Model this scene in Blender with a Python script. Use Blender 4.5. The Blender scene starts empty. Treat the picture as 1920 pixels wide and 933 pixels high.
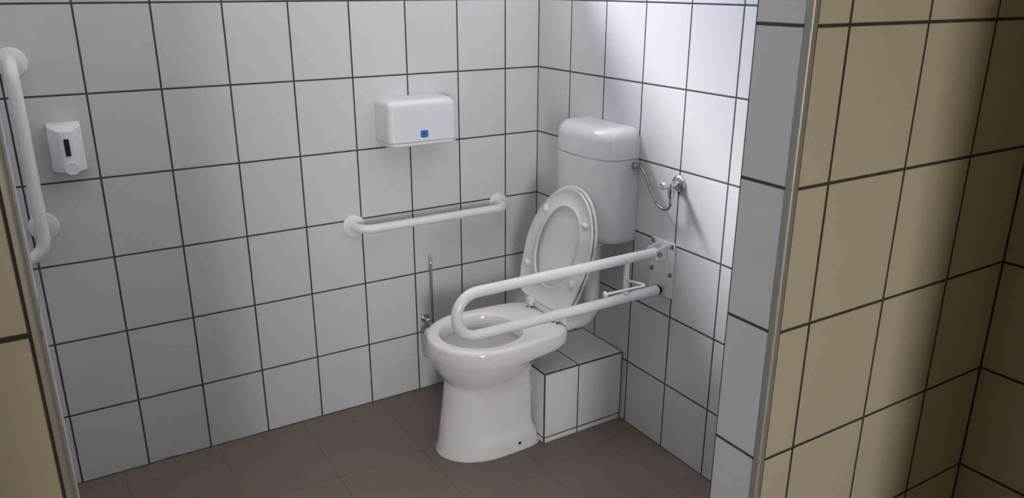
import bpy, bmesh, math
from mathutils import Vector, Matrix
C = bpy.context.scene.collection
PI = math.pi

# ------------------------------------------------------------------ materials
def new_mat(name):
    m = bpy.data.materials.new(name); m.use_nodes = True
    nt = m.node_tree
    return m, nt, nt.nodes['Principled BSDF']

def plain(name, col, rough=0.4, metal=0.0, spec=0.5, bump=0.0, bscale=60, trans=0.0, coat=0.0, var=0.0):
    m, nt, b = new_mat(name)
    b.inputs['Base Color'].default_value = (*col, 1)
    b.inputs['Roughness'].default_value = rough
    b.inputs['Metallic'].default_value = metal
    b.inputs['Specular IOR Level'].default_value = spec
    b.inputs['Transmission Weight'].default_value = trans
    b.inputs['Coat Weight'].default_value = coat
    if bump or var:
        n = nt.nodes.new('ShaderNodeTexNoise'); n.inputs['Scale'].default_value = bscale
        tc = nt.nodes.new('ShaderNodeTexCoord'); nt.links.new(tc.outputs['Object'], n.inputs['Vector'])
        if bump:
            bp = nt.nodes.new('ShaderNodeBump'); bp.inputs['Strength'].default_value = bump
            bp.inputs['Distance'].default_value = 0.002
            nt.links.new(n.outputs['Fac'], bp.inputs['Height']); nt.links.new(bp.outputs['Normal'], b.inputs['Normal'])
        if var:
            mx = nt.nodes.new('ShaderNodeMix'); mx.data_type = 'RGBA'
            mx.inputs[6].default_value = (*[c * (1 - var) for c in col], 1)
            mx.inputs[7].default_value = (*[min(1, c * (1 + var)) for c in col], 1)
            nt.links.new(n.outputs['Fac'], mx.inputs[0]); nt.links.new(mx.outputs[2], b.inputs['Base Color'])
    return m

def tile_mat(name, col, u=None, v=None, extra=(), g=0.0056, grout=(0.058, 0.054, 0.054), rough=0.28, umax=None,
             var=0.02, scuff=None, soft=0.0007):
    """glazed wall tile: joints every period along u and v (axis, start, period), plus single joints (axis, value, width)"""
    m, nt, b = new_mat(name)
    L = nt.links.new
    geo = nt.nodes.new('ShaderNodeNewGeometry')
    sep = nt.nodes.new('ShaderNodeSeparateXYZ'); L(geo.outputs['Position'], sep.inputs[0])
    def math_(op, a, bb=None, c=None):
        n = nt.nodes.new('ShaderNodeMath'); n.operation = op
        for i, x in enumerate((a, bb, c)):
            if x is None: continue
            if isinstance(x, (int, float)): n.inputs[i].default_value = x
            else: L(x, n.inputs[i])
        return n.outputs[0]
    def mask(dist, w):
        mr = nt.nodes.new('ShaderNodeMapRange'); mr.interpolation_type = 'SMOOTHSTEP'
        mr.inputs['From Min'].default_value = w / 2 - soft; mr.inputs['From Max'].default_value = w / 2 + soft
        mr.inputs['To Min'].default_value = 1; mr.inputs['To Max'].default_value = 0
        L(dist, mr.inputs['Value']); return mr.outputs[0]
    masks = []; cells = []
    for k, ax in enumerate((u, v)):
        if ax is None: continue
        s = math_('SUBTRACT', sep.outputs[ax[0]], ax[1])
        mm = mask(math_('PINGPONG', s, ax[2] / 2), g)
        if k == 0 and umax is not None:
            mm = math_('MULTIPLY', mm, math_('LESS_THAN', sep.outputs[ax[0]], umax))
        masks.append(mm); cells.append(math_('FLOOR', math_('DIVIDE', s, ax[2])))
    for a, val, w in extra:
        masks.append(mask(math_('ABSOLUTE', math_('SUBTRACT', sep.outputs[a], val)), w))
    if not masks:
        b.inputs['Base Color'].default_value = (*col, 1); b.inputs['Roughness'].default_value = rough; return m
    tot = masks[0]
    for x in masks[1:]: tot = math_('MAXIMUM', tot, x)
    # a little difference from tile to tile
    cv = nt.nodes.new('ShaderNodeCombineXYZ')
    for i, c in enumerate(cells): L(c, cv.inputs[i])
    wn = nt.nodes.new('ShaderNodeTexWhiteNoise'); L(cv.outputs[0], wn.inputs['Vector'])
    mt = nt.nodes.new('ShaderNodeMix'); mt.data_type = 'RGBA'
    mt.inputs[6].default_value = (*[c * (1 - var) for c in col], 1); mt.inputs[7].default_value = (*[min(1, c * (1 + var)) for c in col], 1)
    L(wn.outputs['Value'], mt.inputs[0]); tilecol = mt.outputs[2]
    if scuff:                                   # short dark scuff mark (axis, centre, half length, z, half height)
        ax, c0, hl, z0, hh = scuff
        e = math_('ADD', math_('POWER', math_('DIVIDE', math_('SUBTRACT', sep.outputs[ax], c0), hl), 2.0),
                  math_('POWER', math_('DIVIDE', math_('SUBTRACT', math_('ADD', sep.outputs[2], math_('MULTIPLY', math_('SUBTRACT', sep.outputs[ax], c0), 0.10)), z0), hh), 2.0))
        ms = nt.nodes.new('ShaderNodeMix'); ms.data_type = 'RGBA'; L(math_('MULTIPLY', math_('LESS_THAN', e, 1.0), 0.75), ms.inputs[0])
        L(tilecol, ms.inputs[6]); ms.inputs[7].default_value = (0.08, 0.075, 0.07, 1); tilecol = ms.outputs[2]
    # grout with some grime variation
    gn = nt.nodes.new('ShaderNodeTexNoise'); gn.inputs['Scale'].default_value = 9; L(geo.outputs['Position'], gn.inputs['Vector'])
    gm = nt.nodes.new('ShaderNodeMix'); gm.data_type = 'RGBA'
    gm.inputs[6].default_value = (*[c * 0.6 for c in grout], 1); gm.inputs[7].default_value = (*[c * 1.5 for c in grout], 1)
    L(gn.outputs['Fac'], gm.inputs[0])
    mx = nt.nodes.new('ShaderNodeMix'); mx.data_type = 'RGBA'
    L(tot, mx.inputs[0]); L(tilecol, mx.inputs[6]); L(gm.outputs[2], mx.inputs[7]); L(mx.outputs[2], b.inputs['Base Color'])
    mr = nt.nodes.new('ShaderNodeMix'); mr.data_type = 'FLOAT'
    mr.inputs[2].default_value = rough; mr.inputs[3].default_value = 0.9; L(tot, mr.inputs[0]); L(mr.outputs[0], b.inputs['Roughness'])
    b.inputs['Specular IOR Level'].default_value = 0.5
    wv = nt.nodes.new('ShaderNodeTexNoise'); wv.inputs['Scale'].default_value = 14; L(geo.outputs['Position'], wv.inputs['Vector'])
    h = math_('SUBTRACT', math_('MULTIPLY', wv.outputs['Fac'], 0.25), tot)
    bp = nt.nodes.new('ShaderNodeBump'); bp.inputs['Strength'].default_value = 0.5; bp.inputs['Distance'].default_value = 0.0015
    L(h, bp.inputs['Height']); L(bp.outputs['Normal'], b.inputs['Normal'])
    return m

WHITE = (0.595, 0.60, 0.625)
CREAM = (0.555, 0.50, 0.38)
S1, S2, G0, H, W = 0.1481, 0.2112, 0.2449, 0.2477, 0.2
YI, YO = -1.6964, -1.8004           # inner and outer face of the front wall
XR, XL = -0.7147, -1.7152           # the two jambs of the doorway
XH = -0.0286                        # right wall of the hall
ZB, HB = 1.4809, 0.2423             # joints of the hall tiles
M = {}
M['tile_back'] = tile_mat('white_tile_back', WHITE, (0, -S1, W), (2, G0, H), [(0, 0, 0.005), (2, 0, 0.006)], scuff=(0, -1.478, 0.026, 0.0055, 0.0016))
M['tile_right'] = tile_mat('white_tile_right', WHITE, (1, -S2, W), (2, G0, H), [(1, 0, 0.004), (2, 0, 0.006)], umax=-0.1)
M['tile_left'] = tile_mat('white_tile_left', WHITE, (1, -S2, W), (2, G0, H), [(1, 0, 0.004)], umax=-0.1)
M['tile_inner'] = tile_mat('white_tile_inner', WHITE, (0, -S1, W), (2, G0, H))
M['tile_jamb'] = tile_mat('white_tile_jamb', WHITE, None, (2, ZB, HB), [(1, YI, 0.004)])
M['cream_front'] = tile_mat('cream_tile_front', CREAM, (0, -0.6285, W), (2, ZB, HB), [(0, XR + 0.0122, 0.0045), (0, XL - 0.0088, 0.0045), (0, XH, 0.004)], grout=(0.048, 0.041, 0.028))
M['cream_hall'] = tile_mat('cream_tile_hall', CREAM, (1, YO, W), (2, ZB, HB), [(1, YO, 0.004)], grout=(0.048, 0.041, 0.028))
M['cream_back'] = tile_mat('cream_tile_hall_back', CREAM, (0, -0.6285, W), (2, ZB, HB), grout=(0.048, 0.041, 0.028))
M['floor'] = tile_mat('brown_grey_floor_tile', (0.165, 0.132, 0.112), (0, -1.3245, 0.3), (1, -0.1, 0.3), g=0.003, grout=(0.150, 0.121, 0.102), rough=0.42, var=0.012, soft=0.0012)
M['paint'] = plain('white_wall_paint', (0.78, 0.78, 0.77), 0.8, bump=0.2)
M['dark_ceiling'] = plain('brown_low_bounce_ceiling', (0.42, 0.35, 0.27), 0.6, var=0.2, bscale=4)  # tone made dark to hold down bounce from the hall ceiling
M['ceramic'] = plain('white_glazed_ceramic', (0.765, 0.75, 0.735), 0.10, spec=0.5, coat=0.3)
M['ceramic_in'] = plain('white_glazed_bowl', (0.72, 0.71, 0.69), 0.12)
M['seat'] = plain('white_seat_plastic', (0.64, 0.64, 0.645), 0.25)
M['plastic'] = plain('white_cistern_plastic', (0.62, 0.615, 0.645), 0.12)
M['pipe'] = plain('white_pipe_plastic', (0.78, 0.765, 0.76), 0.35)
M['dryer'] = plain('white_cover_plastic', (0.68, 0.69, 0.735), 0.35)
M['soap'] = plain('bluish_white_plastic', (0.72, 0.735, 0.77), 0.35)
M['rail'] = plain('white_powder_coat', (0.74, 0.74, 0.745), 0.28)
M['chrome'] = plain('chrome', (0.62, 0.62, 0.64), 0.16, metal=1.0)
M['steel'] = plain('brushed_steel', (0.42, 0.41, 0.41), 0.32, metal=1.0)
M['bolt'] = plain('zinc_bolt', (0.33, 0.34, 0.36), 0.4, metal=0.9)
M['alu'] = plain('grey_aluminium_profile', (0.36, 0.345, 0.315), 0.42, metal=0.35, bump=0.05)
M['black'] = plain('black_rubber_and_gap_shade', (0.012, 0.012, 0.012), 0.6)
M['smoke'] = plain('dark_level_window', (0.02, 0.021, 0.027), 0.3)
M['blue'] = plain('blue_lens', (0.008, 0.16, 0.46), 0.2)
M['navy'] = plain('dark_blue_lens_mark', (0.006, 0.05, 0.16), 0.25)
M['water'] = plain('bowl_water', (0.45, 0.45, 0.44), 0.03, trans=0.6)
M['frost'] = plain('frosted_glass', (0.80, 0.82, 0.84), 0.45, trans=0.55)
M['bristle'] = plain('white_bristles', (0.82, 0.82, 0.80), 0.7, bump=0.9, bscale=180)
M['frame'] = plain('white_window_frame', (0.8, 0.8, 0.8), 0.4)
M['sealant'] = plain('yellowish_white_sealant', (0.62, 0.59, 0.53), 0.6, bump=0.4, bscale=90)

def braid_mat():
    m, nt, b = new_mat('braided_steel'); L = nt.links.new
    b.inputs['Metallic'].default_value = 0.9; b.inputs['Roughness'].default_value = 0.35
    uv = nt.nodes.new('ShaderNodeUVMap')
    w = nt.nodes.new('ShaderNodeTexChecker'); w.inputs['Scale'].default_value = 1
    mp = nt.nodes.new('ShaderNodeMapping'); mp.inputs['Scale'].default_value = (6, 400, 1); mp.inputs['Rotation'].default_value = (0, 0, 0)
    L(uv.outputs[0], mp.inputs[0]); L(mp.outputs[0], w.inputs['Vector'])
    w.inputs['Color1'].default_value = (0.40, 0.39, 0.39, 1); w.inputs['Color2'].default_value = (0.16, 0.155, 0.15, 1)
    L(w.outputs[0], b.inputs['Base Color'])
    bp = nt.nodes.new('ShaderNodeBump'); bp.inputs['Strength'].default_value = 0.6; bp.inputs['Distance'].default_value = 0.001
    L(w.outputs['Fac'], bp.inputs['Height']); L(bp.outputs['Normal'], b.inputs['Normal'])
    return m
M['braid'] = braid_mat()

# ------------------------------------------------------------------ mesh helpers
class MB:
    def __init__(s): s.v = []; s.f = []; s.fm = []; s.uv = {}; s.mi = 0
    def add(s, vs, fs):
        o = len(s.v); s.v += [tuple(p) for p in vs]
        for f in fs: s.f.append(tuple(i + o for i in f)); s.fm.append(s.mi)
        return s
    def loft(s, rings, cap0=True, cap1=True, closed=False):
        n = len(rings[0]); vs = [p for r in rings for p in r]; fs = []
        m = len(rings)
        for i in range(m if closed else m - 1):
            a, b = i * n, ((i + 1) % m) * n
            for j in range(n):
                k = (j + 1) % n; fs.append((a + j, a + k, b + k, b + j))
        if not closed:
            if cap0: fs.append(tuple(range(n))[::-1])
            if cap1: fs.append(tuple((m - 1) * n + j for j in range(n)))
        return s.add(vs, fs)
    def box(s, x0, x1, y0, y1, z0, z1, bev=0.0, seg=3):
        bm = bmesh.new()
        bmesh.ops.create_cube(bm, size=1, matrix=Matrix.Translation(((x0 + x1) / 2, (y0 + y1) / 2, (z0 + z1) / 2)) @ Matrix.Diagonal((x1 - x0, y1 - y0, z1 - z0, 1)))
        if bev: bmesh.ops.bevel(bm, geom=bm.edges[:], offset=bev, segments=seg, profile=0.5, affect='EDGES')
        bm.verts.index_update()
        s.add([v.co for v in bm.verts], [[v.index for v in f.verts] for f in bm.faces]); bm.free(); return s
    def tube(s, pts, r, n=20, cap=True):
        pts = [Vector(p) for p in pts]; rings = []
        t = (pts[1] - pts[0]).normalized()
        up = Vector((0, 0, 1)) if abs(t.z) < 0.9 else Vector((0, 1, 0))
        nrm = t.cross(up).normalized()
        for i, p in enumerate(pts):
            a = pts[max(i - 1, 0)]; b = pts[min(i + 1, len(pts) - 1)]
            t = (b - a).normalized(); nrm = (nrm - t * nrm.dot(t)).normalized(); bn = t.cross(nrm)
            rr = r[i] if isinstance(r, (list, tuple)) else r
            rings.append([p + (nrm * math.cos(2 * PI * j / n) + bn * math.sin(2 * PI * j / n)) * rr for j in range(n)])
        return s.loft(rings, cap, cap)
    def lathe(s, prof, org, axis, n=32):
        ax = Vector(axis).normalized(); up = Vector((0, 0, 1)) if abs(ax.z) < 0.9 else Vector((1, 0, 0))
        a = ax.cross(up).normalized(); b = ax.cross(a); org = Vector(org)
        rings = [[org + ax * h + (a * math.cos(2 * PI * j / n) + b * math.sin(2 * PI * j / n)) * max(r, 1e-5) for j in range(n)] for r, h in prof]
        return s.loft(rings)
    def ball(s, c, r, n=16):
        return s.lathe([(r * math.sin(PI * i / 8), -r * math.cos(PI * i / 8)) for i in range(9)], c, (0, 0, 1), n)
    def prism(s, poly, z0, z1):
        return s.loft([[(x, y, z0) for x, y in poly], [(x, y, z1) for x, y in poly]])

WORLD = {}
def finish(name, mb, mats, org, parent, smooth, angle=35):
    me = bpy.data.meshes.new(name)
    me.from_pydata([tuple(Vector(p) - org) for p in mb.v], [], mb.f)
    if not isinstance(mats, (list, tuple)): mats = [mats]
    for m in mats: me.materials.append(m)
    for p, i in zip(me.polygons, mb.fm): p.material_index = i; p.use_smooth = smooth
    bm = bmesh.new(); bm.from_mesh(me); bmesh.ops.recalc_face_normals(bm, faces=bm.faces[:])
    if smooth:
        for e in bm.edges:
            if len(e.link_faces) == 2 and e.calc_face_angle(0) > math.radians(angle): e.smooth = False
    bm.to_mesh(me); bm.free()
    o = bpy.data.objects.new(name, me); C.objects.link(o)
    return o
def obj(name, mb, mat, parent, smooth=True, angle=35, label=None):
    org = WORLD[parent.name]
    o = finish(name, mb, mat, org, parent, smooth, angle)
    o.parent = parent; WORLD[o.name] = org
    if label: o['label'] = label
    return o
def thing(name, label, cat, loc, group=None):
    o = bpy.data.objects.new(name, None); C.objects.link(o); o.location = loc; o.empty_display_size = 0.05
    o['label'] = label; o['category'] = cat
    if group: o['group'] = group
    WORLD[o.name] = Vector(loc); return o
def solo(name, mb, mat, loc, label, cat, smooth=True, angle=35):
    o = finish(name, mb, mat, Vector(loc), None, smooth, angle); o.location = loc
    o['label'] = label; o['category'] = cat; WORLD[o.name] = Vector(loc); return o
def struct(name, mb, mats, label, cat, parent=None):
    o = finish(name, mb, mats, Vector((0, 0, 0)), None, False)
    o['kind'] = 'structure'; o['label'] = label; o['category'] = cat; WORLD[o.name] = Vector((0, 0, 0)); return o
def pick_faces(o, rules):
    """material slot by the direction a wall face looks"""
    for p in o.data.polygons:
        for slot, test in rules:
            if test(p.normal, p.center): p.material_index = slot; break

def arc(c, a, b, r, t0, t1, n=10):
    c, a, b = Vector(c), Vector(a), Vector(b)
    return [c + (a * math.cos(t0 + (t1 - t0) * i / n) + b * math.sin(t0 + (t1 - t0) * i / n)) * r for i in range(n + 1)]
def bezier(p, n=30):
    """Catmull-Rom through the points"""
    P = [Vector(q) for q in p]; P = [P[0] * 2 - P[1]] + P + [P[-1] * 2 - P[-2]]; out = []
    for i in range(1, len(P) - 2):
        for k in range(n):
            t = k / n; a, b, c, d = P[i - 1:i + 3]
            out.append(0.5 * ((2 * b) + (c - a) * t + (2 * a - 5 * b + 4 * c - d) * t * t + (3 * b - a - 3 * c + d) * t ** 3))
    return out + [P[-2]]

# ------------------------------------------------------------------ setting
ZC = 3.1
WX0, WX1, WZ0, WZ1, WT = -1.25, -0.14, 1.89, 2.85, 0.15      # high window in the back wall
b = MB().box(-4.4, 0.4, -7.3, 0.4, -0.12, 0.0)
struct('floor', b, M['floor'], 'brown-grey tiled floor', 'floor')
b = MB().box(-4.4, 0.4, -7.3, -1.75, ZC, ZC + 0.1)
struct('ceiling_hall', b, M['dark_ceiling'], 'unseen brown hall ceiling, darkened to cut bounced light', 'ceiling')
b = MB().box(-4.4, 0.4, -1.75, 0.4, ZC, ZC + 0.1)
struct('ceiling', b, M['paint'], 'white ceiling above the washroom', 'ceiling')
b = MB()
b.box(-2.6, WX0, 0, WT, 0, ZC); b.box(WX1, 0.2, 0, WT, 0, ZC); b.box(WX0, WX1, 0, WT, 0, WZ0); b.box(WX0, WX1, 0, WT, WZ1, ZC)
o = struct('wall_back', b, [M['tile_back'], M['paint']], 'long white tiled wall behind the toilet cubicle', 'wall')
pick_faces(o, [(0, lambda n, c: n.y < -0.5), (1, lambda n, c: True)])
b = MB().box(0, 0.2, -1.75, 0, 0, ZC)
struct('wall_right', b, M['tile_right'], 'white tiled wall carrying the cistern and the folding rail', 'wall')
b = MB().box(-2.75, -2.5, -1.75, 0.1, 0, ZC)
struct('wall_left', b, M['tile_left'], 'white tiled wall left of the cubicle', 'wall')
front_rules = [(2, lambda n, c: n.y < -0.5), (1, lambda n, c: n.y > 0.5), (0, lambda n, c: True)]
fm = [M['tile_jamb'], M['tile_inner'], M['cream_front']]
b = MB().box(XR, 0.1, YO, YI, 0, ZC)
pick_faces(struct('wall_front_right', b, fm, 'partition right of the doorway, cream tiles outside and white tiles on the jamb', 'wall'), front_rules)
b = MB().box(-2.7, XL, YO, YI, 0, ZC)
pick_faces(struct('wall_front_left', b, fm, 'cream tiled partition left of the doorway', 'wall'), front_rules)
b = MB().box(XL, XR, YO, YI, 2.15, ZC)
pick_faces(struct('wall_front_top', b, fm, 'tiled wall above the doorway', 'wall'), front_rules)
b = MB().box(XH, 0.17, -7.1, YO, 0, ZC)
struct('wall_hall_right', b, M['cream_hall'], 'cream tiled wall at the far right', 'wall')
# hall behind the camera, with a daylight opening on its left
DX0, DX1, DZ0, DZ1 = -3.95, -2.90, 0.0, 2.15
YH = -7.0
b = MB()
b.box(-4.3, DX0, YH - 0.15, YH, 0, ZC); b.box(DX1, 0.1, YH - 0.15, YH, 0, ZC); b.box(DX0, DX1, YH - 0.15, YH, DZ1, ZC)
struct('wall_hall_back', b, M['cream_back'], 'cream tiled wall behind the viewer', 'wall')
b = MB().box(-4.35, -4.2, -7.1, -1.7, 0, ZC); b.box(-4.2, -2.6, YO, YI, 0, ZC)
struct('wall_hall_left', b, M['cream_hall'], 'cream tiled wall left of the viewer', 'wall')
b = MB().box(-0.72, 0.0, -2.60, -2.50, 0, ZC); b.box(-4.2, -2.13, -3.1, -3.0, 0, ZC)  # unseen blockers added to shade the far right and the left partition
struct('added_shade_wall', b, M['cream_back'], 'unseen cream tiled walls added behind the viewer to block light', 'wall')

def window(name, x0, x1, y, z0, z1, label):
    b = MB(); f = 0.045
    b.box(x0, x1, y - 0.02, y + 0.02, z0, z0 + f, 0.004, 1); b.box(x0, x1, y - 0.02, y + 0.02, z1 - f, z1, 0.004, 1)
    b.box(x0, x0 + f, y - 0.02, y + 0.02, z0 + f, z1 - f, 0.004, 1); b.box(x1 - f, x1, y - 0.02, y + 0.02, z0 + f, z1 - f, 0.004, 1)
    return struct(name, b, M['frame'], label, 'window')
window('window_1', WX0, WX1, WT - 0.03, WZ0, WZ1, 'high window in the back wall above the dryer')
b = MB(); f = 0.06  # unseen doorway added so daylight reaches the hall
b.box(DX0, DX0 + f, YH - 0.12, YH - 0.03, 0, DZ1, 0.004, 1); b.box(DX1 - f, DX1, YH - 0.12, YH - 0.03, 0, DZ1, 0.004, 1); b.box(DX0 + f, DX1 - f, YH - 0.12, YH - 0.03, DZ1 - f, DZ1, 0.004, 1)
struct('added_door', b, M['frame'], 'unseen door opening added at the far end of the hall for daylight', 'door')

# metal corner profiles on the two door jambs
def profile_poly(x, sx, w=0.0108):
    pts = [(x - sx * 0.0012, YO + 0.012), (x - sx * 0.0012, YO + 0.004)]
    for i in range(7):
        a = PI / 2 * i / 6
        pts.append((x - sx * 0.0012 + sx * 0.005 * (1 - math.cos(a)), YO + 0.004 - 0.0055 * math.sin(a)))
    pts += [(x + sx * w, YO - 0.0015), (x + sx * w, YO + 0.012)]
    return pts
struct('trim_1', MB().prism(profile_poly(XR, 1), 0.0, 2.15), M['alu'], 'grey metal edge strip on the right door jamb', 'edge strip')
struct('trim_2', MB().prism(profile_poly(XL, -1, 0.0078), 0.0, 2.15), M['alu'], 'grey metal edge strip on the left door jamb', 'edge strip')

# ------------------------------------------------------------------ tiled pipe box in the corner
BX, BY0, BY1, BZ = -0.342, -0.5845, -0.34, 0.271
BW = (0.70, 0.69, 0.695)
m_front = tile_mat('box_tile_front', BW, None, None, [(0, BX, 0.010), (0, -0.1975, 0.0047), (2, BZ, 0.009), (2, 0.021, 0.0047), (0, -0.004, 0.004)])
m_top = tile_mat('box_tile_top', BW, None, None, [(0, BX, 0.008), (0, -0.1975, 0.0047), (1, BY0, 0.009), (1, BY1, 0.008), (0, -0.001, 0.006)])
m_end = tile_mat('box_tile_end', BW, None, None, [(1, BY0, 0.008), (2, BZ, 0.008), (2, 0.021, 0.0047)])
b = MB().box(BX, 0.0, BY0, BY1, 0.0, BZ, 0.0012, 1)
o = solo('tiled_box', b, [m_front, m_top, m_end], (BX / 2, (BY0 + BY1) / 2, 0), 'low white tiled pipe box on the floor between the toilet pedestal and the cistern wall', 'box', smooth=False)
pick_faces(o, [(1, lambda n, c: n.z > 0.6), (2, lambda n, c: abs(n.x) > 0.6), (0, lambda n, c: True)])

# ------------------------------------------------------------------ toilet pan
TX, TY = -0.700, -0.450
NP = 144
def outline(s0, s1, hw, nf=2.0, nb=2.6, sm=0.19, taper=0.0, n=NP):
    out = []
    for i in range(n):
        a = 2 * PI * i / n; c, d = math.cos(a), math.sin(a)
        e = nf if c < 0 else nb
        cc = abs(c) ** (2 / e); dd = abs(d) ** (2 / e) * (1 if d >= 0 else -1)
        if c < 0: out.append((sm - (sm - s0) * cc, hw * dd))
        else: out.append((sm + (s1 - sm) * cc, hw * dd * (1 - taper * cc ** 1.6)))
    return out
def sstep(a, b, x):
    t = min(1, max(0, (x - a) / (b - a))); return t * t * (3 - 2 * t)
def level(z, s0, s1, hw, nf=2.0, nb=3.2, sm=0.19, taper=0.2, rise=0.0, recess=0.0):
    r = []
    for s, t in outline(s0, s1, hw, nf, nb, sm, taper):
        if recess:
            k = recess * sstep(0.098, 0.116, s); t = t - math.copysign(min(abs(t), k), t)
        r.append((TX + s, TY + t, z + rise * max(0, s / 0.34) ** 2))
    return r
RZ = 0.427
RP = dict(taper=0.13, nb=6.5)
outer = [
    level(RZ - 0.0000, 0.012, 0.451, 0.167, **RP), level(RZ - 0.0015, 0.006, 0.457, 0.173, **RP), level(RZ - 0.006, 0.002, 0.462, 0.178, **RP),
    level(RZ - 0.014, 0.0, 0.465, 0.180, **RP), level(0.390, 0.000, 0.465, 0.180, **RP), level(0.378, 0.001, 0.463, 0.1795, **RP),
    level(0.370, 0.0025, 0.458, 0.178, taper=0.13, nb=6), level(0.364, 0.0045, 0.447, 0.176, taper=0.14, nb=5), level(0.359, 0.006, 0.425, 0.1745, taper=0.17, nb=3.8),
    level(0.354, 0.008, 0.398, 0.1725, taper=0.20, nb=2.8), level(0.347, 0.0105, 0.379, 0.170, taper=0.22, nb=2.6),
    level(0.336, 0.015, 0.370, 0.166, taper=0.22, nb=2.6), level(0.320, 0.021, 0.362, 0.159, taper=0.2, nb=2.7, rise=0.004), level(0.303, 0.029, 0.354, 0.150, taper=0.17, rise=0.012, nb=2.8),
    level(0.287, 0.038, 0.347, 0.140, taper=0.12, rise=0.022, nb=3.0), level(0.273, 0.047, 0.343, 0.130, taper=0.06, rise=0.032, nb=4),
    level(0.264, 0.053, 0.342, 0.1235, taper=0.02, rise=0.036, nb=4.5), level(0.257, 0.0550, 0.342, 0.1205, nb=5, taper=0.02, rise=0.036),
    level(0.249, 0.0545, 0.342, 0.1195, nb=5, taper=0.02, rise=0.034, recess=0.002), level(0.236, 0.053, 0.342, 0.1195, nb=5.5, taper=0.02, rise=0.030, recess=0.009),
    level(0.200, 0.0475, 0.342, 0.1195, nb=6, taper=0.02, rise=0.018, recess=0.010), level(0.150, 0.040, 0.343, 0.1205, nb=6, taper=0.02, rise=0.006, recess=0.010),
    level(0.100, 0.032, 0.345, 0.122, nb=6, taper=0.02, recess=0.010), level(0.076, 0.0285, 0.347, 0.123, nb=6, taper=0.02, recess=0.0095),
    level(0.064, 0.0265, 0.350, 0.1235, nb=6, taper=0.02, recess=0.004), level(0.055, 0.0250, 0.354, 0.124, nb=6, taper=0.02),
    level(0.030, 0.0215, 0.362, 0.1255, nb=6, taper=0.02), level(0.010, 0.0190, 0.366, 0.127, nb=6, taper=0.02),
    level(0.002, 0.0180, 0.366, 0.1275, nb=6, taper=0.02)]
ik = dict(nb=2.3, sm=0.185, taper=0.0)
inner = [
    level(RZ, 0.036, 0.330, 0.139, **ik), level(RZ - 0.002, 0.040, 0.325, 0.135, **ik), level(RZ - 0.008, 0.0435, 0.321, 0.1315, **ik),
    level(0.395, 0.046, 0.318, 0.129, **ik), level(0.380, 0.046, 0.318, 0.129, **ik), level(0.374, 0.043, 0.321, 0.132, **ik),
    level(0.368, 0.034, 0.328, 0.140, **ik), level(0.355, 0.036, 0.327, 0.138, **ik), level(0.325, 0.043, 0.322, 0.130, **ik),
    level(0.290, 0.056, 0.314, 0.117, **ik), level(0.258, 0.074, 0.303, 0.100, **ik), level(0.225, 0.099, 0.288, 0.080, **ik), level(0.19, 0.135, 0.268, 0.052, **ik)]
toilet = thing('toilet', 'white floor-standing toilet with its seat and lid raised', 'toilet', (TX + 0.18, TY, 0))
b = MB(); b.loft(list(reversed(outer)) + inner)
obj('bowl', b, M['ceramic'], toilet, angle=60)
b = MB()
b.add(level(0.2050, 0.122, 0.276, 0.062, **ik), [tuple(range(NP))])
obj('water', b, M['water'], toilet)
# bead of sealant where the foot meets the floor
b = MB(); b.loft([level(0.0045, 0.0180, 0.3662, 0.1276, nb=6, taper=0.02), level(0.0025, 0.0155, 0.3682, 0.1296, nb=6, taper=0.02), level(0.0, 0.0145, 0.369, 0.1304, nb=6, taper=0.02), level(0.0, 0.024, 0.36, 0.12, nb=6, taper=0.02)], False, False, closed=True)
obj('sealant_bead', b, M['sealant'], toilet, label='off-white sealant along the foot')
# dark fixing hole low on the side of the foot and outlet spigot at the back
b = MB().lathe([(0.0055, -0.006), (0.0055, 0.0005), (0.004, 0.0012), (0.0, 0.0012)], (TX + 0.265, TY - 0.1262, 0.028), (0, -1, 0.06), 16)
obj('fixing_cap', b, M['black'], toilet, label='dark fixing hole in the foot')
b = MB().lathe([(0.05, 0), (0.05, 0.012), (0.056, 0.014), (0.056, 0.03), (0.05, 0.032)], (TX + 0.325, TY, 0.19), (1, 0, 0), 32)
obj('outlet_spigot', b, M['pipe'], toilet)

# seat and lid, folded up against the cistern
HG = Vector((-0.262, TY, 0.437))
def hinge_frame(ax, lean_to):
    d = Vector((lean_to[0] - ax.x, 0, lean_to[1] - ax.z)).normalized(); return ax, d, Vector((-d.z, 0, d.x))
def place(fr, a, t, n):
    t = t - 0.004 + SK * (a - 0.24)
    return fr[0] + fr[1] * a + fr[2] * n + Vector((0, t, 0))
SF = hinge_frame(HG, (-0.172, 0.875))
SK = -0.145                                        # the loose seat hangs slightly askew
AL = 0.452
def seat_curve(k, fr, n, grow=0.0):
    """k 0 = outer edge, 1 = edge of the hole"""
    o_ = outline(0 - grow, 0.429 + grow * 0.3, 0.184 + grow, 2.0, 8.0, 0.232, 0.18)
    i_ = outline(0.065, 0.358, 0.115, 2.05, 2.1, 0.215, 0.0)
    return [place(fr, AL - (p[0] * (1 - k) + q[0] * k), p[1] * (1 - k) + q[1] * k, n) for p, q in zip(o_, i_)]
b = MB()
b.loft([seat_curve(k, SF, n) for k, n in ((0.0, -0.006), (0.004, -0.001), (0.03, 0.001), (0.07, 0.0006), (0.10, -0.0014), (0.5, -0.002), (0.90, -0.0012), (0.93, 0.0008), (0.97, 0.001), (0.995, -0.001),
       (1.0, -0.005), (0.97, -0.009), (0.85, -0.0112), (0.5, -0.012), (0.15, -0.0112), (0.03, -0.009))], closed=True)
seat = obj('toilet_seat', b, M['seat'], toilet, angle=70)
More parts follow.
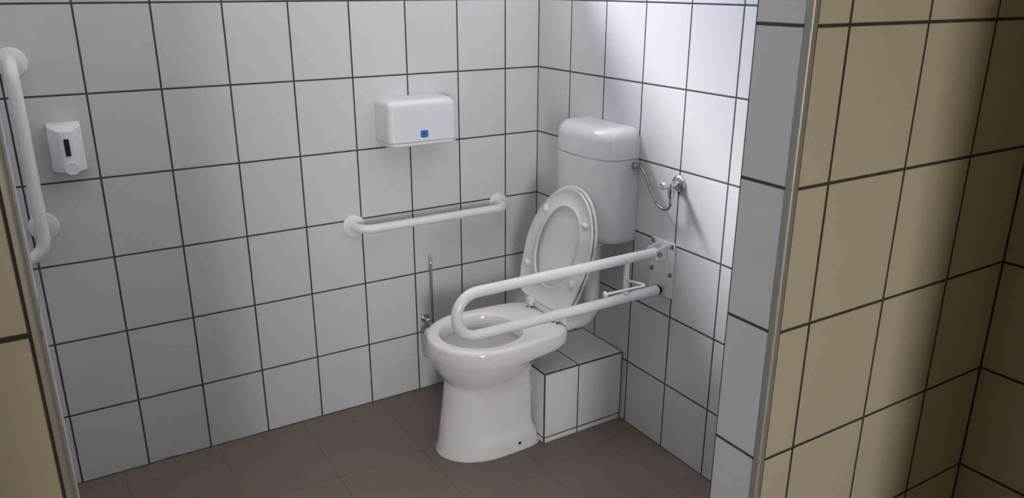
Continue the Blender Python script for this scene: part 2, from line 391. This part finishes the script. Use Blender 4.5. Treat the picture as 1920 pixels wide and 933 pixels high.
for a, t, ang in ((0.3549, 0.1181, 1.2), (0.3513, -0.1143, 0.15000000000000002), (0.1392, 0.1396, 0.45), (0.1415, -0.1353, 1.25)):
    ca, sa = math.cos(ang), math.sin(ang)
    rings = []
    for i in range(9):
        x = -0.016 + 0.032 * i / 8; w = 0.0085 * math.sqrt(max(0.0, 1 - (abs(x) / 0.0165) ** 4)) + 0.0008
        rings.append([place(SF, a + (x * sa + w * math.cos(q) * ca), t + (x * ca - w * math.cos(q) * sa), -0.003 + 0.0135 * (w / 0.009) * math.sin(q)) for q in [PI * j / 10 for j in range(11)]])
    obj('bumper', MB().loft(rings), M['seat'], seat, angle=60)
LG = Vector((-0.2445, TY, 0.440))
LF = hinge_frame(LG, (-0.1600, 0.880))
def lid_curve(f, n):
    o_ = outline(-0.004, 0.436, 0.188, 2.0, 8.0, 0.232, 0.18); cs = 0.225
    return [place(LF, AL - (cs + (p[0] - cs) * f), p[1] * f, n) for p in o_]
b = MB(); b.loft([lid_curve(0.05, -0.004), lid_curve(0.6, -0.004), lid_curve(0.93, -0.0035), lid_curve(0.965, -0.0005), lid_curve(0.99, 0.0), lid_curve(1.0, -0.0025), lid_curve(1.0, -0.006), lid_curve(0.985, -0.0078), lid_curve(0.93, -0.0085), lid_curve(0.5, -0.009), lid_curve(0.05, -0.009)])
obj('lid', b, M['seat'], toilet, angle=70)
for sy in (1, -1):
    y = TY + sy * 0.0815
    b = MB().lathe([(0.0, 0), (0.0145, 0), (0.0145, 0.002), (0.012, 0.0035), (0.006, 0.004), (0.006, 0.013), (0.0, 0.0132)], (HG.x - 0.003, y, RZ), (0, 0, 1), 24)
    hg = obj('hinge', b, M['chrome'], toilet, label='chrome hinge bolt of the seat')
    b = MB().lathe([(0.0, -0.017), (0.0085, -0.017), (0.0098, -0.0155), (0.0098, 0.0155), (0.0085, 0.017), (0.0, 0.017)], (HG.x, y, HG.z + 0.0085), (0, 1, 0), 24)
    b.box(HG.x - 0.009, HG.x + 0.012, y - 0.015, y + 0.015, HG.z + 0.006, HG.z + 0.026, 0.003, 2)
    obj('hinge_block', b, M['seat'], hg, angle=50)
    b = MB().lathe([(0.0, -0.0010), (0.0042, -0.0010), (0.0042, 0.0012), (0.0, 0.0016)], (HG.x, y - 0.017, HG.z + 0.0085), (0, -1, 0), 16)
    obj('hinge_pin', b, M['bolt'], hg)
b = MB().box(-0.256, -0.247, TY - 0.128, TY + 0.132, 0.431, 0.458, 0.003, 2)
obj('hinge_bar', b, M['seat'], toilet, angle=50)

# ------------------------------------------------------------------ cistern
CY, CW = -0.451, 0.166
def tank_ring(z, inset=0.0, back=-0.0015):
    w = CW - inset; pts = [(back, CY + w)]; n = 40; e = 2.35
    for i in range(n + 1):
        a = PI / 2 - PI * i / n
        t = w * abs(math.sin(a)) ** (2 / e) * (1 if a >= 0 else -1); x = -(0.062 + (0.086 - inset) * abs(math.cos(a)) ** (2 / e))
        pts.append((x, CY + t))
    pts.append((back, CY - w))
    return [(x, y, z) for x, y in pts]
cis = thing('cistern', 'white plastic cistern hung on the tiled wall above the toilet', 'cistern', (0, CY, 0.70))
b = MB().loft([tank_ring(0.700, 0.014), tank_ring(0.7015, 0.008), tank_ring(0.706, 0.003), tank_ring(0.713, 0.0008), tank_ring(0.72, 0), tank_ring(0.988, 0), tank_ring(0.9895, 0.003)])
obj('tank', b, M['plastic'], cis, angle=50)
b = MB().loft([tank_ring(0.9905, 0.003), tank_ring(0.9915, -0.0006), tank_ring(1.045, -0.0006), tank_ring(1.056, 0.001), tank_ring(1.066, 0.0048), tank_ring(1.075, 0.0105), tank_ring(1.0825, 0.019), tank_ring(1.0875, 0.029), tank_ring(1.0905, 0.042), tank_ring(1.0915, 0.06)])
obj('cistern_lid', b, M['plastic'], cis, angle=50)
px, py = -0.053, TY - 0.007
b = MB().tube([(px, py, 0.705), (px, py, 0.44)] + arc((px - 0.052, py, 0.425), (1, 0, 0), (0, 0, -1), 0.052, 0, PI / 2, 12) + [(-0.17, py, 0.373), (-0.238, py, 0.373)], 0.0265, 28)
fp = obj('flush_pipe', b, M['pipe'], cis)
b = MB().lathe([(0.0, 0), (0.031, 0), (0.033, 0.002), (0.033, 0.022), (0.030, 0.026), (0.030, 0.045)], (px, py, 0.655), (0, 0, 1), 36)
obj('pipe_nut', b, M['pipe'], fp)
b = MB().lathe([(0.0335, 0), (0.036, 0.004), (0.036, 0.03), (0.033, 0.034)], (-0.236, py, 0.373), (1, 0, 0), 36)
obj('pipe_sleeve', b, M['pipe'], fp)

# ------------------------------------------------------------------ water supply: braided hose and angle valve
hose = thing('supply_hose', 'short braided steel hose looping from the cistern side to the wall valve', 'hose', (-0.022, -0.66, 0.86))
HP = [(-0.022, -0.648, 0.970), (-0.023, -0.660, 0.9665), (-0.027, -0.680, 0.953), (-0.030, -0.6985, 0.934), (-0.031, -0.7195, 0.903), (-0.032, -0.7475, 0.8745), (-0.033, -0.767, 0.8645), (-0.034, -0.7865, 0.8625), (-0.035, -0.804, 0.870), (-0.0355, -0.8135, 0.885), (-0.036, -0.815, 0.893)]
def hose_mesh():
    path = bezier(HP, 10); b = MB().tube(path, 0.0052, 14)
    return b
h = obj('braided_hose', hose_mesh(), M['braid'], hose)
uvl = h.data.uv_layers.new(name='UVMap')
for p in h.data.polygons:
    for li, vi in zip(p.loop_indices, p.vertices): uvl.data[li].uv = ((vi % 14) / 14, (vi // 14) / 100)
# thin dark marker rings of the braid
pth = bezier(HP, 10)
for i in (34, 49, 60, 68):
    d = (pth[i + 1] - pth[i - 1]).normalized()
    obj('hose_ring', MB().lathe([(0.0, -0.0008), (0.0055, -0.0008), (0.0055, 0.0008), (0.0, 0.0008)], pth[i], d, 14), M['black'], hose)
b = MB().lathe([(0.0, 0.0), (0.0105, 0.0), (0.0115, 0.002), (0.0115, 0.013), (0.0095, 0.016), (0.007, 0.017), (0.007, 0.034), (0.0, 0.034)], (-0.022, -0.6172, 0.970), (0, -1, 0), 6)
obj('hose_nut', b, M['steel'], hose, smooth=False)
b = MB().lathe([(0.0, 0.0), (0.0065, 0.0), (0.0068, 0.018), (0.009, 0.020), (0.009, 0.030), (0.0, 0.030)], (-0.036, -0.815, 0.889), (0, 0, 1), 12)
obj('hose_ferrule', b, M['chrome'], hose)
vy, vz = -0.815, 0.948
valve = thing('angle_valve', 'small chrome angle valve with round rose on the tiled wall right of the cistern', 'valve', (0, vy, vz))
b = MB().lathe([(0.0, 0), (0.0275, 0), (0.0275, 0.0015), (0.0262, 0.006), (0.0225, 0.0105), (0.016, 0.013), (0.0105, 0.0135), (0.0, 0.0135)], (0, vy + 0.004, vz), (-1, 0, 0), 40)
obj('rose', b, M['chrome'], valve)
b = MB().lathe([(0.0085, 0.010), (0.0085, 0.022), (0.011, 0.024), (0.011, 0.046), (0.0075, 0.048), (0.0075, 0.052)], (0, vy, vz), (-1, 0, 0), 24)
b.lathe([(0.0075, 0.0), (0.0075, 0.018), (0.0105, 0.018), (0.0105, 0.032), (0.007, 0.034)], (-0.036, vy, vz), (0, 0, -1), 12)
obj('valve_body', b, M['chrome'], valve)
rings = []
for hgt, r in ((0.046, 0.008), (0.048, 0.0105), (0.052, 0.0118), (0.074, 0.0112), (0.077, 0.0095), (0.0775, 0.0)):
    rings.append([(-hgt, vy + max(r, 1e-5) * (1 + 0.07 * math.cos(8 * q)) * math.cos(q), vz + max(r, 1e-5) * (1 + 0.07 * math.cos(8 * q)) * math.sin(q)) for q in [2 * PI * j / 48 for j in range(48)]])
obj('valve_handle', MB().loft(rings), M['chrome'], valve, angle=50)

# ------------------------------------------------------------------ fold-down support rail
RY, RT, RB, RR = -0.765, 0.7125, 0.5785, 0.0160
fr = thing('folding_grab_rail', 'white folding support rail beside the toilet, hinged on the right wall', 'grab rail', (0, RY, 0.56))
b = MB().box(-0.006, 0.0, -0.817, -0.706, 0.5605, 0.7480, 0.002, 2)
pl = obj('wall_plate', b, M['rail'], fr)
for y, z in ((-0.716, 0.737), (-0.806, 0.737), (-0.716, 0.640), (-0.806, 0.640)):
    b = MB().lathe([(0.0, 0.0), (0.0085, 0.0), (0.0085, 0.0015), (0.0062, 0.002), (0.0062, 0.006), (0.0045, 0.0075), (0.0, 0.008)], (-0.006, y, z), (-1, 0, 0), 12)
    obj('bolt', b, M['bolt'], pl)
ca = (RT - RB) / 2; zc = (RT + RB) / 2; xa = -0.700
path = [(-0.040, RY, RT), (-0.2, RY, RT), (-0.45, RY, RT), (-0.62, RY, RT)] + arc((xa, RY, zc), (0, 0, 1), (-1, 0, 0), ca, 0, PI, 24) + [(-0.62, RY, RB), (-0.45, RY, RB), (-0.2, RY, RB), (-0.022, RY, RB)]
obj('rail_tube', MB().tube(path, RR, 28), M['rail'], fr)
b = MB().lathe([(0.0, 0.0), (0.0168, 0.0), (0.0172, 0.002), (0.0172, 0.005), (0.0160, 0.007), (0.0, 0.007)], (-0.0165, RY, RB), (-1, 0, 0), 28)
b.lathe([(0.009, 0.0), (0.009, 0.0115)], (-0.006, RY, RB), (-1, 0, 0), 20)
obj('rubber_stop', b, M['black'], fr)
for sy in (-1, 1):
    y0 = RY + sy * 0.0195
    poly = [(-0.005, RT + 0.026), (-0.034, RT + 0.020)] + [(-0.040 + 0.020 * math.cos(a), RT + 0.000 + 0.020 * math.sin(a)) for a in [PI / 2 + PI * i / 10 for i in range(11)]] + [(-0.005, RT - 0.022)]
    b = MB().loft([[(x, y0 - 0.0022, z) for x, z in poly], [(x, y0 + 0.0022, z) for x, z in poly]])
    obj('hinge_ear', b, M['rail'], fr, smooth=False)
b = MB().lathe([(0.0, 0.0), (0.0095, 0.0), (0.0095, 0.002), (0.0065, 0.0022), (0.0065, 0.007), (0.004, 0.009), (0.0, 0.0095)], (-0.040, RY - 0.0217, RT - 0.001), (0, -1, 0), 12)
obj('hinge_pin', b, M['bolt'], fr)
xs = -0.156
b = MB().box(xs - 0.0085, xs + 0.0085, RY - 0.004, RY + 0.004, RB + RR - 0.003, RT - RR + 0.003, 0.001, 1)
b.box(xs - 0.010, xs + 0.010, RY - 0.010, RY + 0.010, RB + RR - 0.004, RB + RR + 0.004, 0.001, 1)
obj('strut', b, M['rail'], fr)
zt = 0.652
path = [(xs, RY - 0.003, 0.641), (xs, RY - 0.03, 0.6445)] + [(xs, RY - 0.080, zt)] + arc((xs - 0.010, RY - 0.082, zt), (1, 0, 0), (0, -1, 0), 0.010, 0, PI / 2, 6) + [(xs - 0.06, RY - 0.092, zt + 0.001), (-0.312, RY - 0.092, zt + 0.003)]
ph = obj('paper_holder_arm', MB().tube(path, 0.0036, 12), M['rail'], fr)
b = MB().lathe([(0.0, 0.0), (0.0075, 0.0), (0.0095, 0.002), (0.0095, 0.006), (0.007, 0.0085), (0.0, 0.009)], (-0.308, RY - 0.092, zt + 0.003), (-1, 0, 0), 20)
obj('end_knob', b, M['rail'], ph)

# ------------------------------------------------------------------ grab rails on the back wall
def flange(x, z, parent, screw=True):
    b = MB().lathe([(0.0, 0.0), (0.0405, 0.0), (0.0405, 0.004), (0.0395, 0.0065), (0.037, 0.0078), (0.020, 0.0088), (0.0, 0.0088)], (x, 0, z), (0, -1, 0), 48)
    return obj('flange', b, M['rail'], parent)
gr = thing('grab_rail', 'white horizontal grab rail on the back wall below the dryer', 'grab rail', (-0.48, 0, 0.719))
gz, so, gr_r = 0.7195, 0.074, 0.0162
xl, xr, rb = -0.779, -0.183, 0.048
path = [(xl, -0.004, gz), (xl, -(so - rb), gz)] + arc((xl + rb, -(so - rb), gz), (-1, 0, 0), (0, -1, 0), rb, 0, PI / 2, 12) + [(-0.6, -so, gz), (-0.48, -so, gz), (-0.36, -so, gz)] + arc((xr - rb, -(so - rb), gz), (0, -1, 0), (1, 0, 0), rb, 0, PI / 2, 12) + [(xr, -0.004, gz)]
obj('rail_tube', MB().tube(path, gr_r, 24), M['rail'], gr)
flange(xl, gz, gr); flange(xr, gz, gr)
lr = thing('grab_rail', 'white angled grab rail with upright tube beside the soap dispenser', 'grab rail', (-1.72, 0, 1.1))
lx, lz, lz0 = -1.7205, 1.331, 0.790
path = [(lx, -0.004, lz), (lx, -(so - rb), lz)] + arc((lx, -(so - rb), lz - rb), (0, 0, 1), (0, -1, 0), rb, 0, PI / 2, 12) + [(lx, -so, 1.15), (lx, -so, 0.95)] + arc((lx - 0.062, -so, lz0 + 0.062), (1, 0, 0), (0, 0, -1), 0.062, 0, PI / 2, 12) + [(lx - 0.2, -so, lz0)] + arc((lx - 0.44, -(so - rb), lz0), (0, -1, 0), (-1, 0, 0), rb, 0, PI / 2, 12) + [(lx - 0.44 - rb, -0.004, lz0)]
obj('rail_tube', MB().tube(path, 0.0175, 24), M['rail'], lr)
flange(lx + 0.003, lz, lr); flange(-1.7155, 0.865, lr); flange(lx - 0.44 - rb, lz0, lr)
b = MB().tube([(lx + 0.001, -0.006, 0.863), (lx, -so, 0.868)], 0.011, 16)
obj('stand_off', b, M['rail'], lr)

# ------------------------------------------------------------------ hand dryer
X0, X1, Z0, Z1, DD = -0.677, -0.418, 1.0035, 1.163, 0.124
dr = thing('towel_dispenser', 'white box-shaped dispenser with small blue window on the back wall', 'dispenser', ((X0 + X1) / 2, 0, Z0))
def rrect(x0, x1, z0, z1, r, y, rb_=None, n=8):
    """rounded rectangle in the wall plane, r at the top, rb_ at the bottom corners"""
    rb_ = r if rb_ is None else rb_; pts = []
    for cx, cz, a0, rr in ((x1 - r, z1 - r, 0, r), (x0 + r, z1 - r, PI / 2, r), (x0 + rb_, z0 + rb_, PI, rb_), (x1 - rb_, z0 + rb_, 3 * PI / 2, rb_)):
        pts += [(cx + rr * math.cos(a0 + PI / 2 * i / n), y, cz + rr * math.sin(a0 + PI / 2 * i / n)) for i in range(n + 1)]
    return pts
def plan_box(x0, x1, y1, z, r, n=8):
    """plan outline with round front corners"""
    pts = [(x1, 0.0, z)]
    pts += [(x1 - r + r * math.cos(PI / 2 * i / n), y1 + r - r * math.sin(PI / 2 * i / n), z) for i in range(n + 1)]
    pts += [(x0 + r - r * math.sin(PI / 2 * i / n), y1 + r - r * math.cos(PI / 2 * i / n), z) for i in range(n + 1)]
    return pts + [(x0, 0.0, z)]
zs = Z0 + 0.0165
r0 = 0.024; rings = [plan_box(X0 + 0.002, X1 - 0.002, -DD + 0.002, zs, r0), plan_box(X0, X1, -DD, zs + 0.0015, r0)]
for i in range(9):
    a = PI / 2 * i / 8; e = 0.022 * (1 - math.cos(a)); rings.append(plan_box(X0 + e, X1 - e, -DD + e * 1.2, Z1 - 0.022 + 0.022 * math.sin(a), r0))
obj('cover', MB().loft(rings), M['dryer'], dr, angle=50)
b = MB().loft([plan_box(X0 + 0.016, X1 - 0.016, -DD + 0.013, Z0, r0), plan_box(X0 + 0.006, X1 - 0.006, -DD + 0.005, Z0 + 0.0012, r0), plan_box(X0 + 0.001, X1 - 0.001, -DD + 0.001, Z0 + 0.005, r0), plan_box(X0, X1, -DD, zs - 0.003, r0), plan_box(X0 + 0.0015, X1 - 0.0015, -DD + 0.0015, zs - 0.0012, r0)])
obj('base_tray', b, M['dryer'], dr, angle=50)
b = MB().loft([plan_box(X0 + 0.004, X1 - 0.004, -DD + 0.004, zs - 0.002, r0), plan_box(X0 + 0.004, X1 - 0.004, -DD + 0.004, zs + 0.001, r0)])  # black filler standing for the shade between cover and tray
obj('gap_shade', b, M['black'], dr, label='black sheet for the shade in the gap under the cover')
bx, bz = -0.5475, 1.0465
b = MB().loft([rrect(bx - 0.0145, bx + 0.0145, bz - 0.0125, bz + 0.0125, 0.005, y) for y in (-DD + 0.002, -DD - 0.0012)] + [rrect(bx - 0.0135, bx + 0.0135, bz - 0.0115, bz + 0.0115, 0.0045, -DD - 0.0018)])
bw = obj('level_window', b, M['blue'], dr, label='small blue window', angle=50)
b = MB().box(bx - 0.004, bx + 0.004, -DD - 0.0022, -DD - 0.001, bz - 0.001, bz + 0.008, 0.0004, 1)
obj('window_mark', b, M['navy'], bw)

# ------------------------------------------------------------------ soap dispenser
sx, sd = -1.6228, 0.088
sp = thing('soap_dispenser', 'small white wall soap dispenser with dark level window beside the upright rail', 'dispenser', (sx, 0, 1.03))
def soap_ring(y, hw, z0, z1, r, taper=0.0):
    return rrect(sx - hw, sx + hw, z0, z1, r, y, n=4)
b = MB().loft([soap_ring(0.0, 0.0425, 1.030, 1.1605, 0.004), soap_ring(-0.052, 0.0425, 1.030, 1.1605, 0.004), soap_ring(-0.056, 0.0415, 1.030, 1.1590, 0.004), soap_ring(-0.080, 0.0185, 1.0305, 1.1475, 0.003), soap_ring(-0.0825, 0.0165, 1.032, 1.1455, 0.003)])
obj('body', b, M['soap'], sp, angle=28)
b = MB().loft([rrect(sx - 0.0155, sx + 0.0155, 1.033, 1.1445, 0.003, y, n=4) for y in (-0.078, -0.0840)] + [rrect(sx - 0.0145, sx + 0.0145, 1.034, 1.1435, 0.003, -0.0846, n=4)])
obj('front_panel', b, M['soap'], sp, angle=28)
b = MB().loft([rrect(sx - 0.0065, sx + 0.0070, 1.0765, 1.1255, 0.002, y, n=3) for y in (-0.080, -0.0852)])
obj('level_window', b, M['smoke'], sp, smooth=False, label='dark level window')
b = MB().lathe([(0.0, 0.0), (0.0195, 0.0), (0.0195, 0.014), (0.0185, 0.0155), (0.0155, 0.0160), (0.0145, 0.0150), (0.0, 0.0145)], (sx + 0.003, -0.078, 1.0435), (0, -1, 0), 32)
obj('push_button', b, M['soap'], sp)
b = MB().box(sx - 0.004, sx + 0.004, -0.036, -0.020, 1.159, 1.1640, 0.001, 1)
obj('latch', b, M['soap'], sp)

# ------------------------------------------------------------------ toilet brush
ux, uy = -0.520, -0.080
tb = thing('toilet_brush', 'steel-handled toilet brush in a small cup on the back wall behind the toilet bowl', 'toilet brush', (ux, 0, 0.17))
b = MB().lathe([(0.0, 0), (0.017, 0), (0.017, 0.005), (0.0155, 0.008), (0.0, 0.009)], (ux + 0.004, 0, 0.303), (0, -1, 0), 28)
b.lathe([(0.0085, 0.0), (0.0085, 0.024), (0.0115, 0.027), (0.0115, 0.037), (0.009, 0.040), (0.0, 0.0405)], (ux + 0.004, -0.006, 0.303), (0, -1, 0), 20)
b.tube([(ux + 0.004, -0.028, 0.303), (ux + 0.004, -0.033, 0.276), (ux + 0.003, -0.036, 0.262)], 0.004, 12)
b.tube(arc((ux, uy, 0.262), (1, 0, 0), (0, 1, 0), 0.0445, 0, 2 * PI, 40), 0.0028, 10)
obj('wall_bracket', b, M['chrome'], tb)
b = MB().lathe([(0.0, 0.0), (0.036, 0.0), (0.040, 0.004), (0.0425, 0.05), (0.0432, 0.098), (0.0412, 0.098), (0.0405, 0.05), (0.038, 0.008), (0.0, 0.006)], (ux, uy, 0.178), (0, 0, 1), 36)
obj('cup', b, M['frost'], tb)
# bristle head: a ragged tuft
rings = []
for k, (r, h) in enumerate([(0.004, 0.0), (0.022, 0.004), (0.030, 0.02), (0.032, 0.05), (0.031, 0.075), (0.026, 0.088), (0.010, 0.094), (0.0005, 0.095)]):
    rings.append([(ux + r * (1 + 0.10 * math.sin(17 * q + k * 2.1)) * math.cos(q), uy + r * (1 + 0.10 * math.sin(17 * q + k * 2.1)) * math.sin(q), 0.196 + h) for q in [2 * PI * j / 68 for j in range(68)]])
obj('brush_head', MB().loft(rings), M['bristle'], tb)
b = MB().lathe([(0.0, 0.0), (0.011, 0.0), (0.0095, 0.012), (0.0075, 0.024), (0.0, 0.024)], (ux, uy, 0.286), (0, 0, 1), 24)
obj('handle_socket', b, M['rail'], tb)
b = MB().tube([(ux, uy, 0.30), (ux, uy, 0.40), (ux, uy, 0.555)], 0.0052, 16)
hd = obj('brush_handle', b, M['steel'], tb, label='thin steel handle')
b = MB().lathe([(0.0, 0), (0.0060, 0), (0.0062, 0.006), (0.0050, 0.0085), (0.0, 0.009)], (ux, uy, 0.553), (0, 0, 1), 16)
obj('handle_cap', b, M['chrome'], hd)

# ------------------------------------------------------------------ light
w = bpy.data.worlds.new('daylight'); bpy.context.scene.world = w; w.use_nodes = True
nt = w.node_tree; bg = nt.nodes['Background']
SKY = 36.0
tc = nt.nodes.new('ShaderNodeTexCoord'); sep = nt.nodes.new('ShaderNodeSeparateXYZ'); nt.links.new(tc.outputs['Generated'], sep.inputs[0])
mr = nt.nodes.new('ShaderNodeMapRange'); mr.inputs['From Min'].default_value = -1; mr.inputs['From Max'].default_value = 1
nt.links.new(sep.outputs['Z'], mr.inputs['Value'])
ramp = nt.nodes.new('ShaderNodeValToRGB'); nt.links.new(mr.outputs[0], ramp.inputs[0])
cr = ramp.color_ramp
cr.elements[0].position = 0.0; cr.elements[0].color = (0.42, 0.385, 0.34, 1)      # ground outside
cr.elements[1].position = 1.0; cr.elements[1].color = (0.034, 0.068, 0.125, 1)     # blue zenith
for p_, c_ in ((0.485, (0.50, 0.47, 0.42, 1)), (0.505, (1.0, 0.97, 0.93, 1)), (0.56, (1.0, 0.97, 0.93, 1)), (0.62, (0.050, 0.095, 0.180, 1))):
    e = cr.elements.new(p_); e.color = c_                                        # bright haze low over the horizon
nt.links.new(ramp.outputs[0], bg.inputs['Color']); bg.inputs['Strength'].default_value = SKY
def portal(name, loc, rot, sx_, sy_):
    l = bpy.data.lights.new(name, 'AREA'); l.shape = 'RECTANGLE'; l.size = sx_; l.size_y = sy_; l.cycles.is_portal = True
    o = bpy.data.objects.new(name, l); C.objects.link(o); o.location = loc; o.rotation_euler = rot
portal('window_portal', ((WX0 + WX1) / 2, WT + 0.02, (WZ0 + WZ1) / 2), (-PI / 2, 0, 0), WX1 - WX0, WZ1 - WZ0)
portal('hall_portal', ((DX0 + DX1) / 2, YH - 0.16, (DZ0 + DZ1) / 2), (PI / 2, 0, 0), DX1 - DX0, DZ1 - DZ0)

sun = bpy.data.lights.new('hazy_sun', 'SUN'); sun.energy = 7.0; sun.angle = math.radians(15); sun.color = (1.0, 0.955, 0.945)
so_ = bpy.data.objects.new('hazy_sun', sun); C.objects.link(so_); so_.location = (-2, 3, 5)
so_.rotation_euler = Vector((0.07, -0.12, -0.14)).to_track_quat('-Z', 'Y').to_euler()

# ------------------------------------------------------------------ camera
cam = bpy.data.cameras.new('camera'); co = bpy.data.objects.new('camera', cam); C.objects.link(co)
cam.sensor_width = 36.0; cam.lens = 1468.2335 * 36.0 / 1920.0; cam.clip_start = 0.02
CAMR = [[0.85346366, -0.52114753, 0.00224440], [-0.16561986, -0.27530772, -0.94698243], [0.49413546, 0.80784337, -0.32127751]]
right, down, fwd = [Vector(r) for r in CAMR]
mw = Matrix.Identity(4)
for i in range(3):
    mw[i][0] = right[i]; mw[i][1] = -down[i]; mw[i][2] = -fwd[i]
mw.translation = Vector((-1.68992440, -2.57201396, 1.53859198))
co.matrix_world = mw
sc = bpy.context.scene; sc.camera = co
sc.view_settings.view_transform = 'Standard'; sc.view_settings.look = 'None'
sc.view_settings.gamma = 1.0; sc.view_settings.use_curve_mapping = False
sc.view_settings.exposure = 0.19
sc.cycles.max_bounces = 12; sc.cycles.diffuse_bounces = 8; sc.cycles.caustics_reflective = False; sc.cycles.caustics_refractive = False
